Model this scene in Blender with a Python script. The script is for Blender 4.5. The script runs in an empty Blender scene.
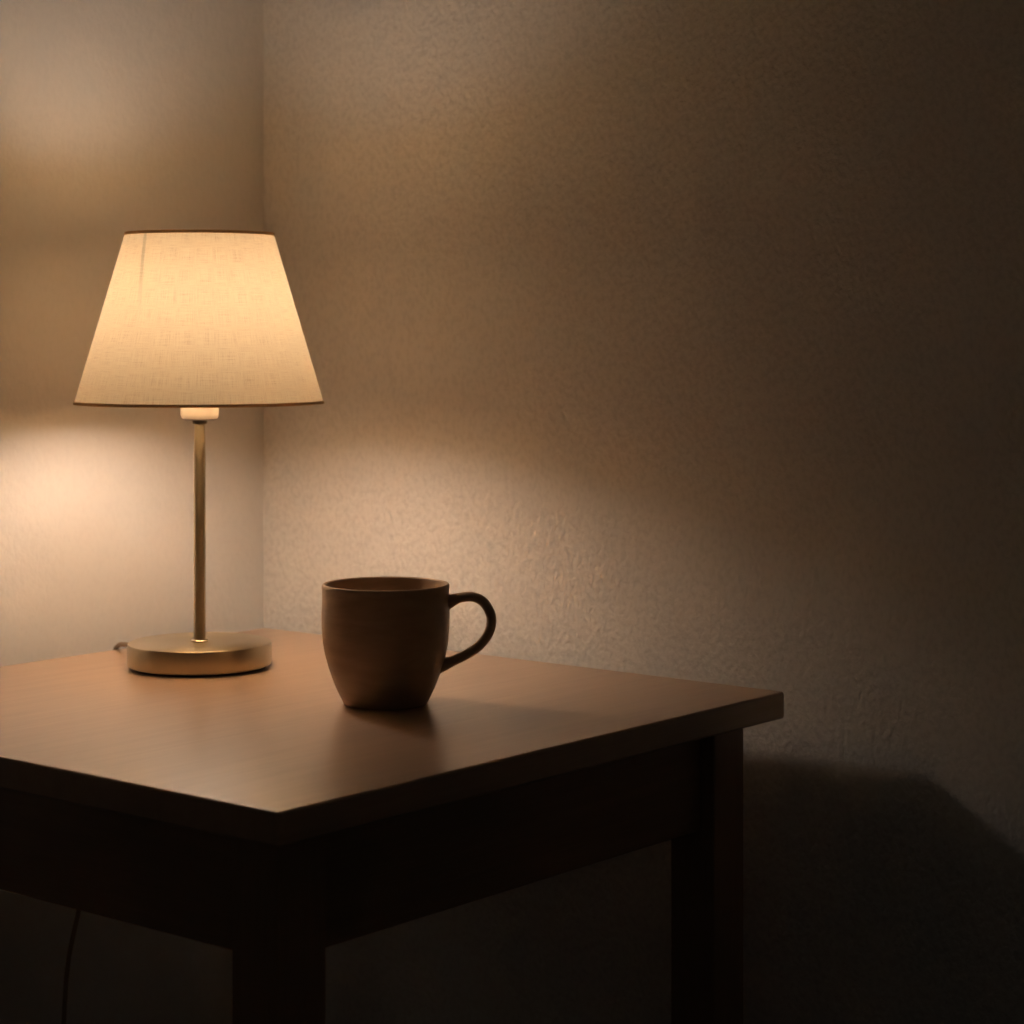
import bpy, bmesh, math
from mathutils import Vector

sc = bpy.context.scene
H = 0.28            # camera height above the table top
ZT = 0.55           # table top height
U = lambda x, y, z=0.0: Vector((x * H, y * H, ZT + z * H))   # measures in H, z above the table top

# ---------------------------------------------------------------- camera
cam = bpy.data.objects.new('camera', bpy.data.cameras.new('camera'))
sc.collection.objects.link(cam)
cam.location = (0, 0, ZT + H)
cam.rotation_euler = (math.pi / 2, 0, -math.atan2(0.7734, 0.6339))
cam.data.sensor_width = 36
cam.data.lens = 2169 / 1024 * 36
cam.data.shift_y = -180 / 1024
cam.data.clip_start = 0.01
sc.camera = cam
cam.data.dof.use_dof = True
cam.data.dof.focus_distance = 1.62
cam.data.dof.aperture_fstop = 9.0

# ---------------------------------------------------------------- world, exposure
w = bpy.data.worlds.new('world'); sc.world = w; w.use_nodes = True
bg = w.node_tree.nodes['Background']
bg.inputs['Color'].default_value = (1.0, 0.92, 0.78, 1)
bg.inputs['Strength'].default_value = 0.015
BULB = 55.0
sc.view_settings.view_transform = 'Standard'
sc.view_settings.look = 'None'
sc.view_settings.gamma = 1
sc.view_settings.exposure = 0.0
sc.view_settings.use_curve_mapping = False
sc.cycles.max_bounces = 16
sc.cycles.diffuse_bounces = 8
sc.cycles.transmission_bounces = 12
sc.cycles.use_adaptive_sampling = False
sc.cycles.blur_glossy = 0.5

# ---------------------------------------------------------------- helpers
def nodes(name):
    m = bpy.data.materials.new(name); m.use_nodes = True
    nt = m.node_tree
    return m, nt, nt.nodes, nt.links, nt.nodes['Principled BSDF']

def mapping(nt, coord, scale):
    tc = nt.nodes.new('ShaderNodeTexCoord'); mp = nt.nodes.new('ShaderNodeMapping')
    mp.inputs['Scale'].default_value = scale
    nt.links.new(tc.outputs[coord], mp.inputs['Vector'])
    return mp.outputs['Vector']

def noise(nt, vec, scale, detail=4, rough=0.5, dist=0.0):
    n = nt.nodes.new('ShaderNodeTexNoise')
    n.inputs['Scale'].default_value = scale; n.inputs['Detail'].default_value = detail
    n.inputs['Roughness'].default_value = rough; n.inputs['Distortion'].default_value = dist
    nt.links.new(vec, n.inputs['Vector'])
    return n.outputs['Fac']

def ramp(nt, fac, stops):
    r = nt.nodes.new('ShaderNodeValToRGB')
    el = r.color_ramp.elements
    while len(el) < len(stops): el.new(0.5)
    for e, (p, c) in zip(el, stops):
        e.position = p; e.color = (*c, 1)
    nt.links.new(fac, r.inputs['Fac'])
    return r.outputs['Color']

def bump(nt, h, strength, dist, normal=None):
    b = nt.nodes.new('ShaderNodeBump')
    b.inputs['Strength'].default_value = strength; b.inputs['Distance'].default_value = dist
    nt.links.new(h, b.inputs['Height'])
    if normal: nt.links.new(normal, b.inputs['Normal'])
    return b.outputs['Normal']

def mat_wall(name, depth):
    m, nt, N, L, p = nodes(name)
    v = mapping(nt, 'Object', (1, 1, 1))
    c = noise(nt, v, 6, 3)
    base = ramp(nt, c, [(0.3, (0.72, 0.69, 0.655)), (0.7, (0.76, 0.73, 0.695))])
    # shade of the wallpaper grain put into the colour: low spots darker
    gr = noise(nt, mapping(nt, 'Object', (1, 1, 0.75)), 215, 2, 0.5, 0.1)
    grain_shade = ramp(nt, gr, [(0.34, (1 - 0.09 * depth,) * 3), (0.55, (1, 1, 1))])
    mc = N.new('ShaderNodeMix'); mc.data_type = 'RGBA'; mc.blend_type = 'MULTIPLY'; mc.inputs[0].default_value = 1
    L.new(base, mc.inputs[6]); L.new(grain_shade, mc.inputs[7])
    L.new(mc.outputs[2], p.inputs['Base Color'])
    p.inputs['Roughness'].default_value = 0.75
    p.inputs['Specular IOR Level'].default_value = 0.2
    n1 = bump(nt, gr, 0.62 * depth, 0.0022)
    n2 = bump(nt, noise(nt, v, 60, 2, 0.5), 0.12, 0.003, n1)
    L.new(n2, p.inputs['Normal'])
    return m

def mat_wood(name, a, b, along, rough):
    m, nt, N, L, p = nodes(name)
    s = {'x': (1, 16, 16), 'y': (16, 1, 16), 'z': (16, 16, 1)}[along]
    v = mapping(nt, 'Object', s)
    g = noise(nt, v, 5, 8, 0.65, 0.6)
    s2 = {'x': (1, 45, 45), 'y': (45, 1, 45), 'z': (45, 45, 1)}[along]
    g2 = noise(nt, mapping(nt, 'Object', s2), 14, 3, 0.6)
    mx = N.new('ShaderNodeMix'); mx.data_type = 'FLOAT'; mx.inputs[0].default_value = 0.4
    L.new(g, mx.inputs[2]); L.new(g2, mx.inputs[3])
    L.new(ramp(nt, mx.outputs[0], [(0.3, a), (0.68, b)]), p.inputs['Base Color'])
    p.inputs['Roughness'].default_value = rough
    p.inputs['Coat Weight'].default_value = 0.3
    p.inputs['Coat Roughness'].default_value = 0.22
    L.new(bump(nt, mx.outputs[0], 0.12, 0.0006), p.inputs['Normal'])
    return m

def mat_metal(name, col, rough, rot=0.0):
    m, nt, N, L, p = nodes(name)
    p.inputs['Metallic'].default_value = 1
    p.inputs['Base Color'].default_value = (*col, 1)
    v = mapping(nt, 'Object', (1, 1, 90))
    r = noise(nt, v, 30, 2)
    mr = N.new('ShaderNodeMapRange')
    mr.inputs['To Min'].default_value = rough - 0.01; mr.inputs['To Max'].default_value = rough + 0.01
    L.new(r, mr.inputs['Value']); L.new(mr.outputs[0], p.inputs['Roughness'])
    p.inputs['Anisotropic'].default_value = 0.6
    p.inputs['Anisotropic Rotation'].default_value = rot
    return m

def mat_plain(name, col, rough, spec=0.5):
    m, nt, N, L, p = nodes(name)
    v = mapping(nt, 'Object', (1, 1, 1))
    k = [c * 0.93 for c in col]
    L.new(ramp(nt, noise(nt, v, 60, 3), [(0.3, k), (0.7, col)]), p.inputs['Base Color'])
    p.inputs['Roughness'].default_value = rough
    p.inputs['Specular IOR Level'].default_value = spec
    return m

def mat_glaze():
    m, nt, N, L, p = nodes('brown_stoneware_glaze')
    v = mapping(nt, 'Object', (1, 1, 4))
    a = noise(nt, v, 22, 6, 0.6, 0.5)
    L.new(ramp(nt, a, [(0.3, (0.37, 0.25, 0.155)), (0.7, (0.49, 0.34, 0.22))]), p.inputs['Base Color'])
    p.inputs['Roughness'].default_value = 0.42
    p.inputs['Specular IOR Level'].default_value = 0.45
    n1 = bump(nt, noise(nt, mapping(nt, 'Object', (1, 1, 14)), 16, 3), 0.25, 0.0012)
    L.new(bump(nt, noise(nt, v, 160, 2), 0.15, 0.0004, n1), p.inputs['Normal'])
    return m

def mat_linen():
    m = bpy.data.materials.new('cream_linen'); m.use_nodes = True
    nt = m.node_tree; N, L = nt.nodes, nt.links; N.clear()
    out = N.new('ShaderNodeOutputMaterial')
    hx = noise(nt, mapping(nt, 'UV', (60, 2600, 1)), 1, 3, 0.6)      # weft threads
    vx = noise(nt, mapping(nt, 'UV', (2600, 60, 1)), 1, 3, 0.6)      # warp threads
    mu = N.new('ShaderNodeMath'); mu.operation = 'ADD'
    L.new(hx, mu.inputs[0]); L.new(vx, mu.inputs[1])
    hf = N.new('ShaderNodeMath'); hf.operation = 'MULTIPLY'; hf.inputs[1].default_value = 0.5
    L.new(mu.outputs[0], hf.inputs[0])
    col = ramp(nt, hf.outputs[0], [(0.33, (0.66, 0.44, 0.25)), (0.48, (0.90, 0.70, 0.43)), (0.68, (0.97, 0.79, 0.52))])
    # the glued overlap of the cloth: twice as thick, so it lets through less
    tc = N.new('ShaderNodeTexCoord'); sp = N.new('ShaderNodeSeparateXYZ')
    L.new(tc.outputs['UV'], sp.inputs[0])
    sl = N.new('ShaderNodeMath'); sl.operation = 'MULTIPLY_ADD'     # the overlap leans across the cone
    sl.inputs[1].default_value = -0.19; sl.inputs[2].default_value = SEAM_U + 0.19 * 0.3623
    L.new(sp.outputs[1], sl.inputs[0])
    df = N.new('ShaderNodeMath'); df.operation = 'SUBTRACT'
    L.new(sp.outputs[0], df.inputs[0]); L.new(sl.outputs[0], df.inputs[1])
    ab = N.new('ShaderNodeMath'); ab.operation = 'ABSOLUTE'; L.new(df.outputs[0], ab.inputs[0])
    sm = N.new('ShaderNodeMapRange'); sm.interpolation_type = 'SMOOTHSTEP'
    sm.inputs['From Min'].default_value = 0.0012; sm.inputs['From Max'].default_value = 0.003
    fd = N.new('ShaderNodeMapRange'); fd.interpolation_type = 'SMOOTHSTEP'
    fd.inputs['From Min'].default_value = 0.285; fd.inputs['From Max'].default_value = 0.352
    fd.inputs['To Min'].default_value = 1.0; fd.inputs['To Max'].default_value = 0.74
    L.new(sp.outputs[1], fd.inputs['Value']); L.new(fd.outputs[0], sm.inputs['To Min'])
    sm.inputs['To Max'].default_value = 1.0
    L.new(ab.outputs[0], sm.inputs['Value'])
    mc = N.new('ShaderNodeMix'); mc.data_type = 'RGBA'; mc.blend_type = 'MULTIPLY'; mc.inputs[0].default_value = 1
    L.new(col, mc.inputs[6]); L.new(sm.outputs[0], mc.inputs[7])
    d = N.new('ShaderNodeBsdfDiffuse'); t = N.new('ShaderNodeBsdfTranslucent')
    L.new(mc.outputs[2], t.inputs['Color'])
    L.new(mc.outputs[2], d.inputs['Color'])
    nb = bump(nt, hf.outputs[0], 0.2, 0.0004)
    L.new(nb, d.inputs['Normal']); L.new(nb, t.inputs['Normal'])
    mx = N.new('ShaderNodeMixShader'); mx.inputs[0].default_value = TRANS
    L.new(d.outputs[0], mx.inputs[1]); L.new(t.outputs[0], mx.inputs[2])
    L.new(mx.outputs[0], out.inputs['Surface'])
    return m

def mat_bulb():
    m, nt, N, L, p = nodes('lit_frosted_bulb')
    p.inputs['Base Color'].default_value = (0.9, 0.88, 0.84, 1)
    p.inputs['Emission Color'].default_value = (1.0, 0.88, 0.78, 1)
    p.inputs['Emission Strength'].default_value = BULB
    return m

def add_box(bm, lo, hi):
    vs = [bm.verts.new((x, y, z)) for x in (lo[0], hi[0]) for y in (lo[1], hi[1]) for z in (lo[2], hi[2])]
    for f in ((0, 1, 3, 2), (4, 6, 7, 5), (0, 4, 5, 1), (2, 3, 7, 6), (0, 2, 6, 4), (1, 5, 7, 3)):
        bm.faces.new([vs[i] for i in f])

def lathe(bm, prof, seg=96, cap0=True, cap1=True, uv=False):
    rings = []
    for r, z in prof:
        rings.append([bm.verts.new((r * math.cos(2 * math.pi * k / seg), r * math.sin(2 * math.pi * k / seg), z)) for k in range(seg)])
    lay = bm.loops.layers.uv.new('UVMap') if uv else None
    for i in range(len(rings) - 1):
        for k in range(seg):
            q = (k + 1) % seg
            f = bm.faces.new((rings[i][k], rings[i][q], rings[i + 1][q], rings[i + 1][k]))
            if uv:
                rm = 0.085
                for lp, (kk, zz) in zip(f.loops, ((k, prof[i][1]), (k + 1, prof[i][1]), (k + 1, prof[i + 1][1]), (k, prof[i + 1][1]))):
                    lp[lay].uv = (2 * math.pi * kk / seg * rm, zz)
    if cap0: bm.faces.new(list(reversed(rings[0])))
    if cap1: bm.faces.new(rings[-1])

def sweep(bm, pts, radii, seg=16, side=None):
    """tube through pts; radii = (in-plane, across) per point; side = fixed across direction"""
    rings = []
    for i, p in enumerate(pts):
        t = (pts[min(i + 1, len(pts) - 1)] - pts[max(i - 1, 0)]).normalized()
        b = side.copy() if side is not None else (Vector((0, 0, 1)) if abs(t.z) < 0.9 else Vector((1, 0, 0)))
        b = (b - t * b.dot(t)).normalized()
        n = t.cross(b)
        ra, rb = radii[i] if isinstance(radii, list) else radii
        rings.append([bm.verts.new(p + n * ra * math.cos(2 * math.pi * k / seg) + b * rb * math.sin(2 * math.pi * k / seg)) for k in range(seg)])
    for i in range(len(rings) - 1):
        for k in range(seg):
            q = (k + 1) % seg
            bm.faces.new((rings[i][k], rings[i][q], rings[i + 1][q], rings[i + 1][k]))
    bm.faces.new(list(reversed(rings[0]))); bm.faces.new(rings[-1])

def spline(cp, n=10):
    out = []
    P = [cp[0]] + list(cp) + [cp[-1]]
    for i in range(1, len(P) - 2):
        a, b, c, d = P[i - 1], P[i], P[i + 1], P[i + 2]
        for k in range(n):
            t = k / n
            out.append(0.5 * ((2 * b) + (c - a) * t + (2 * a - 5 * b + 4 * c - d) * t * t + (3 * b - a - 3 * c + d) * t ** 3))
    out.append(cp[-1])
    return out

def obj(name, bm, mat, parent=None, loc=None, smooth=False, bevel=0.0, seg=3):
    bmesh.ops.recalc_face_normals(bm, faces=bm.faces[:])
    me = bpy.data.meshes.new(name); bm.to_mesh(me); bm.free()
    me.materials.append(mat)
    o = bpy.data.objects.new(name, me); sc.collection.objects.link(o)
    if parent: o.parent = parent
    if loc is not None: o.location = loc
    if smooth:
        for p in me.polygons: p.use_smooth = True
        me.set_sharp_from_angle(angle=math.radians(38))
    if bevel:
        b = o.modifiers.new('bevel', 'BEVEL'); b.width = bevel; b.segments = seg; b.limit_method = 'ANGLE'
        for p in me.polygons: p.use_smooth = True
        b.harden_normals = True
    return o

def thing(name, label, cat, loc):
    o = bpy.data.objects.new(name, None); sc.collection.objects.link(o)
    o.location = loc; o.empty_display_size = 0.05
    o['label'] = label; o['category'] = cat
    return o

def struct(name, lo, hi, mat, label):
    bm = bmesh.new(); add_box(bm, lo, hi)
    o = obj(name, bm, mat); o['kind'] = 'structure'; o['label'] = label
    return o

# ---------------------------------------------------------------- room
WX, WY = 5.312 * H, 5.476 * H
wall = mat_wall('textured_wall_paint', 1.0)
wall2 = mat_wall('smoother_wall_paint', 0.3)
struct('wall_right', (WX, -3.0, 0), (WX + 0.12, WY, 2.5), wall, 'textured off-white wall to the right of the corner')
struct('wall_left', (-3.0, WY, 0), (WX + 0.12, WY + 0.12, 2.5), wall2, 'textured off-white wall behind the lamp, left of the corner')
struct('floor', (-3.0, -3.0, -0.1), (WX + 0.12, WY + 0.12, 0), mat_wood('dark_floor_boards', (0.045, 0.03, 0.02), (0.09, 0.06, 0.04), 'y', 0.5), 'dark wooden floor under the table')
struct('ceiling', (-3.0, -3.0, 2.5), (WX + 0.12, WY + 0.12, 2.6), mat_plain('ceiling_paint', (0.75, 0.72, 0.68), 0.9), 'pale ceiling above the corner')

# ---------------------------------------------------------------- table
X0, X1, Y0, Y1 = 3.182 * H, 5.150 * H, 3.237 * H, 5.30 * H
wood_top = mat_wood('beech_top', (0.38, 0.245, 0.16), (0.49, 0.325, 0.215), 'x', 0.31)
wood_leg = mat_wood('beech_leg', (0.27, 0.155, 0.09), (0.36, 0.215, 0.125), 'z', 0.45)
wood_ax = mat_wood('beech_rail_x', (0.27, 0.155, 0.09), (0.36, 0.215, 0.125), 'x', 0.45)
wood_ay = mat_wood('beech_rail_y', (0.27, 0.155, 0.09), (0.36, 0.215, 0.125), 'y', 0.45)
tc_ = Vector(((X0 + X1) / 2, (Y0 + Y1) / 2, 0))
table = thing('side_table', 'square light brown wooden side table standing in the corner under the lamp and mug', 'table', tc_)
TH = 0.075 * H
bm = bmesh.new()
# rounded-corner slab
R_ = 0.0035
ring = []
for cx, cy, a0 in ((X1 - R_, Y1 - R_, 0), (X0 + R_, Y1 - R_, 90), (X0 + R_, Y0 + R_, 180), (X1 - R_, Y0 + R_, 270)):
    for k in range(7):
        a = math.radians(a0 + 15 * k); ring.append((cx + R_ * math.cos(a) - tc_.x, cy + R_ * math.sin(a) - tc_.y))
lo = [bm.verts.new((x, y, ZT - TH)) for x, y in ring]; hi = [bm.verts.new((x, y, ZT)) for x, y in ring]
bm.faces.new(hi); bm.faces.new(list(reversed(lo)))
for k in range(len(ring)):
    q = (k + 1) % len(ring); bm.faces.new((lo[k], lo[q], hi[q], hi[k]))
top = obj('tabletop', bm, wood_top, table)
bv = top.modifiers.new('bevel', 'BEVEL'); bv.width = 0.0022; bv.segments = 4; bv.limit_method = 'ANGLE'; bv.angle_limit = math.radians(50)
for p in top.data.polygons: p.use_smooth = True
bv.harden_normals = True
I, W_ = 0.083 * H, 0.146 * H
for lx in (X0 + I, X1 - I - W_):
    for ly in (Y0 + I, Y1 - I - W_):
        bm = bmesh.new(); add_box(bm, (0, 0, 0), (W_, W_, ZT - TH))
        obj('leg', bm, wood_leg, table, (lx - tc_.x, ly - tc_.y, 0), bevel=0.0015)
AB, RC, AT = ZT - 0.365 * H, 0.045 * H, 0.018
def apron(lo, hi, m):
    c = [(a + b) / 2 for a, b in zip(lo, hi)]
    bm = bmesh.new(); add_box(bm, [a - b for a, b in zip(lo, c)], [a - b for a, b in zip(hi, c)])
    obj('apron', bm, m, table, (c[0] - tc_.x, c[1] - tc_.y, c[2]), bevel=0.001)
xa, xb, ya, yb = X0 + I + W_, X1 - I - W_, Y0 + I + W_, Y1 - I - W_
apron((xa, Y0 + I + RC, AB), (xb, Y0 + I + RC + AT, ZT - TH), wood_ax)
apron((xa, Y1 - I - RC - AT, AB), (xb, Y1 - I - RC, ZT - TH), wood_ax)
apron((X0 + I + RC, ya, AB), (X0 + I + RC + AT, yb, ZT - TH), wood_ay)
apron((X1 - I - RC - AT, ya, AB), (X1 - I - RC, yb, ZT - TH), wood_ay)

# ---------------------------------------------------------------- lamp
LX, LY = 4.4165, 4.825
lamp = thing('table_lamp', 'lit table lamp with cream linen shade and round brushed metal base on the table', 'lamp', U(LX, LY, 0))
brushed = mat_metal('brushed_brass', (0.46, 0.39, 0.27), 0.32, 0.25)
brushed_top = mat_metal('brushed_brass_face', (0.54, 0.46, 0.34), 0.32)
white = mat_plain('white_plastic', (0.40, 0.37, 0.34), 0.45)
black = mat_plain('black_rubber', (0.02, 0.02, 0.02), 0.8)
bm = bmesh.new()
r, b0, b1 = 0.2135 * H, 0.0022, 0.076 * H
lathe(bm, [(r - 0.002, b0), (r - 0.0004, b0 + 0.0006), (r, b0 + 0.002), (r, b1 - 0.002), (r - 0.0005, b1 - 0.0006), (r - 0.002, b1), (r * 0.5, b1 + 0.0001)])
base = obj('base', bm, brushed, lamp, smooth=True)
bm = bmesh.new(); lathe(bm, [(r - 0.004, 0.0001), (r - 0.004, b0)]); obj('foot_pad', bm, black, base, smooth=True)
pr = 0.0179 * H
zs = 0.788 * H - 0.0142          # underside of the socket
bm = bmesh.new()
lathe(bm, [(pr, b1 - 0.001), (pr, zs - 0.030), (pr * 0.94, zs - 0.018), (pr * 0.86, zs - 0.009), (pr * 0.84, zs - 0.0035)], 48)
obj('pole', bm, brushed, lamp, smooth=True)
bm = bmesh.new()
lathe(bm, [(pr * 1.45, b1 - 0.0005), (pr * 1.45, b1 + 0.0012), (pr * 1.3, b1 + 0.002), (pr * 1.02, b1 + 0.0023)], 48)
obj('collar', bm, mat_metal('polished_collar', (0.7, 0.6, 0.47), 0.18), lamp, smooth=True)
sr = 0.0565 * H
bm = bmesh.new()
lathe(bm, [(pr * 1.0, zs - 0.0035), (pr * 1.2, zs - 0.0028), (pr * 1.25, zs + 0.0002)], 48)
obj('socket_nut', bm, mat_metal('dark_nut', (0.25, 0.2, 0.14), 0.4), lamp, smooth=True)
bm = bmesh.new()
lathe(bm, [(sr - 0.0035, zs), (sr - 0.0012, zs + 0.0012), (sr - 0.0002, zs + 0.0035), (sr, zs + 0.0045), (sr, zs + 0.0145), (sr - 0.001, zs + 0.0155), (sr - 0.004, zs + 0.016), (sr - 0.004, zs + 0.039)], 64)
sock = obj('socket', bm, white, lamp, smooth=True)
# shade
zb, zt, rb, rt = 0.788 * H, 1.294 * H, 0.369 * H, 0.2195 * H
# the world azimuth that faces the camera, and the seam left of it
ang = math.atan2(-LY, -LX) % (2 * math.pi)
SEAM_U = (ang - math.radians(45)) * 0.085
TRANS = 0.097
linen = mat_linen()
bm = bmesh.new()
lathe(bm, [(rb + (rt - rb) * k / 12, zb + (zt - zb) * k / 12) for k in range(13)], 128, False, False, uv=True)
shade = obj('lamp_shade', bm, linen, lamp, smooth=True)
tape, nt_, N_, L_, P_ = nodes('tan_tape')
N_.remove(P_)
td = N_.new('ShaderNodeBsdfDiffuse'); tt = N_.new('ShaderNodeBsdfTranslucent'); tm = N_.new('ShaderNodeMixShader')
tcol = ramp(nt_, noise(nt_, mapping(nt_, 'Object', (1, 1, 1)), 900, 2), [(0.3, (0.50, 0.38, 0.24)), (0.7, (0.66, 0.50, 0.33))])
L_.new(tcol, td.inputs['Color']); L_.new(tcol, tt.inputs['Color'])
tm.inputs[0].default_value = 0.3
L_.new(td.outputs[0], tm.inputs[1]); L_.new(tt.outputs[0], tm.inputs[2])
L_.new(tm.outputs[0], N_['Material Output'].inputs['Surface'])
def hoop(bm, R, z, a, b, seg=128, n=10, tilt=0.0):
    rings = []
    for k in range(seg):
        t = 2 * math.pi * k / seg
        rings.append([bm.verts.new(((R + a * math.cos(2 * math.pi * j / n) + tilt * b * math.sin(2 * math.pi * j / n)) * math.cos(t),
                                    (R + a * math.cos(2 * math.pi * j / n) + tilt * b * math.sin(2 * math.pi * j / n)) * math.sin(t),
                                    z + b * math.sin(2 * math.pi * j / n))) for j in range(n)])
    for k in range(seg):
        q = (k + 1) % seg
        for j in range(n):
            i = (j + 1) % n
            bm.faces.new((rings[k][j], rings[q][j], rings[q][i], rings[k][i]))
k_ = (rt - rb) / (zt - zb)
for R, z, sg in ((rb, zb, 1), (rt, zt, -1)):
    # a strip folded over the edge of the cloth
    e, hh = 0.0006, 0.0021 * sg
    bm = bmesh.new()
    lathe(bm, [(R + e + k_ * hh, z + hh), (R + e, z), (R + e * 0.7, z - e * 0.9 * sg), (R - e * 0.7, z - e * 0.9 * sg), (R - e, z), (R - e + k_ * hh, z + hh)], 128, False, False)
    obj('trim', bm, tape, shade, smooth=True)
# ring and spokes that hold the shade on the socket
bm = bmesh.new()
zr = zb + 0.0004
hoop(bm, sr - 0.002, zr, 0.0016, 0.0016, 48)
R2 = rb + (rt - rb) * (zr - zb) / (zt - zb) - 0.001
for k in range(3):
    a = 2 * math.pi * k / 3 + 0.4
    d = Vector((math.cos(a), math.sin(a), 0))
    sweep(bm, [d * (sr - 0.001) + Vector((0, 0, zr)), d * R2 + Vector((0, 0, zr))], (0.0012, 0.0012), 8)
obj('shade_holder', bm, white, shade, smooth=True)
# bulb
bz = zs + 0.038
bm = bmesh.new()
BR, BT = 0.0195, 1.19 * H        # a tubular frosted bulb
prof = [(0.0125, bz), (0.0135, bz + 0.003), (0.0180, bz + 0.007), (BR, bz + 0.012), (BR, BT - 0.018)]
for k in range(1, 11):
    a = math.radians(88 * k / 10)
    prof.append((BR * math.cos(a), BT - 0.018 + 0.018 * math.sin(a)))
lathe(bm, prof, 48)
obj('bulb', bm, mat_bulb(), sock, smooth=True)
# cord: leaves the back of the base, drops behind the table and hangs to the floor
bm = bmesh.new()
L0 = U(LX, LY, 0)
def cv(x, y, z): return U(x, y, z) - L0
cr = 0.0021
pts = spline([cv(4.40, 5.025, .030), cv(4.42, 5.12, .035), cv(4.455, 5.21, .028), cv(4.50, 5.29, .013), cv(4.52, 5.335, -.02), cv(4.525, 5.36, -.12),
              cv(4.50, 5.385, -.5), cv(4.437, 5.40, -.80), cv(4.388, 5.40, -.98), cv(4.37, 5.40, -1.17), cv(4.35, 5.40, -1.5), cv(4.33, 5.40, -1.85),
              cv(4.30, 5.40, -1.945), cv(4.1, 5.40, -ZT / H + .009), cv(3.3, 5.40, -ZT / H + .009), cv(2.2, 5.40, -ZT / H + .009)], 10)
sweep(bm, pts, (cr, cr), 12)
obj('cord', bm, mat_plain('pale_brown_cord', (0.28, 0.2, 0.13), 0.5), lamp, smooth=True)

# ---------------------------------------------------------------- mug
CX, CY = 4.302, 3.966
glaze = mat_glaze()
mug = thing('mug', 'dark brown stoneware mug standing in front of the lamp, handle to the right', 'mug', U(CX, CY, 0))
q = H / 371.5
outer = [(39.5, 0.0), (41.5, 0.6), (42.8, 2.5), (45.2, 7.5), (49.4, 16), (53.6, 27), (57.4, 38), (60.6, 50), (62.8, 62), (63.9, 76), (64.1, 90), (63.6, 104), (63.5, 112), (63.9, 116.5), (63.8, 118.5), (62.9, 119.8), (61.4, 120.0), (60.0, 119.0), (59.3, 116)]
inner = [(59.2, 104), (59.6, 90), (59.3, 76), (58.0, 62), (55.5, 50), (52, 38), (47.5, 27), (41, 17), (30, 11), (15, 9), (2, 8.6)]
bm = bmesh.new(); lathe(bm, [(r * q, z * q) for r, z in outer + inner], 96)
obj('body', bm, glaze, mug, smooth=True)
# handle, in the direction that lies across the view
hd = Vector((0.6339, -0.7734, 0))
hd.normalize(); hs = Vector((-hd.y, hd.x, 0))
crop = [(668, 246), (700, 236), (745, 221), (800, 217), (848, 238), (880, 283), (890, 335), (872, 395), (828, 449), (770, 487), (715, 513), (672, 530), (640, 538)]
cp = []
for u, v in crop:
    px, py = 300 + u / 4.655, 550 + v / 4.655
    cp.append(hd * ((px - 385.3) * q) + Vector((0, 0, (703.2 - py) * q)))
pts = spline(cp, 8)
rad = []
n = len(pts)
for i in range(n):
    t = i / (n - 1)
    e0 = max(0, 1 - t / 0.17); e1 = max(0, (t - 0.82) / 0.18)
    rad.append(((4.9 + 5.2 * e0 ** 1.4 + 3.8 * e1 ** 1.4) * q, (7.6 + 3.5 * e0 ** 1.6 + 3.5 * e1 ** 1.4) * q))
bm = bmesh.new(); sweep(bm, pts, rad, 24, side=hs)
obj('handle', bm, glaze, mug, smooth=True)
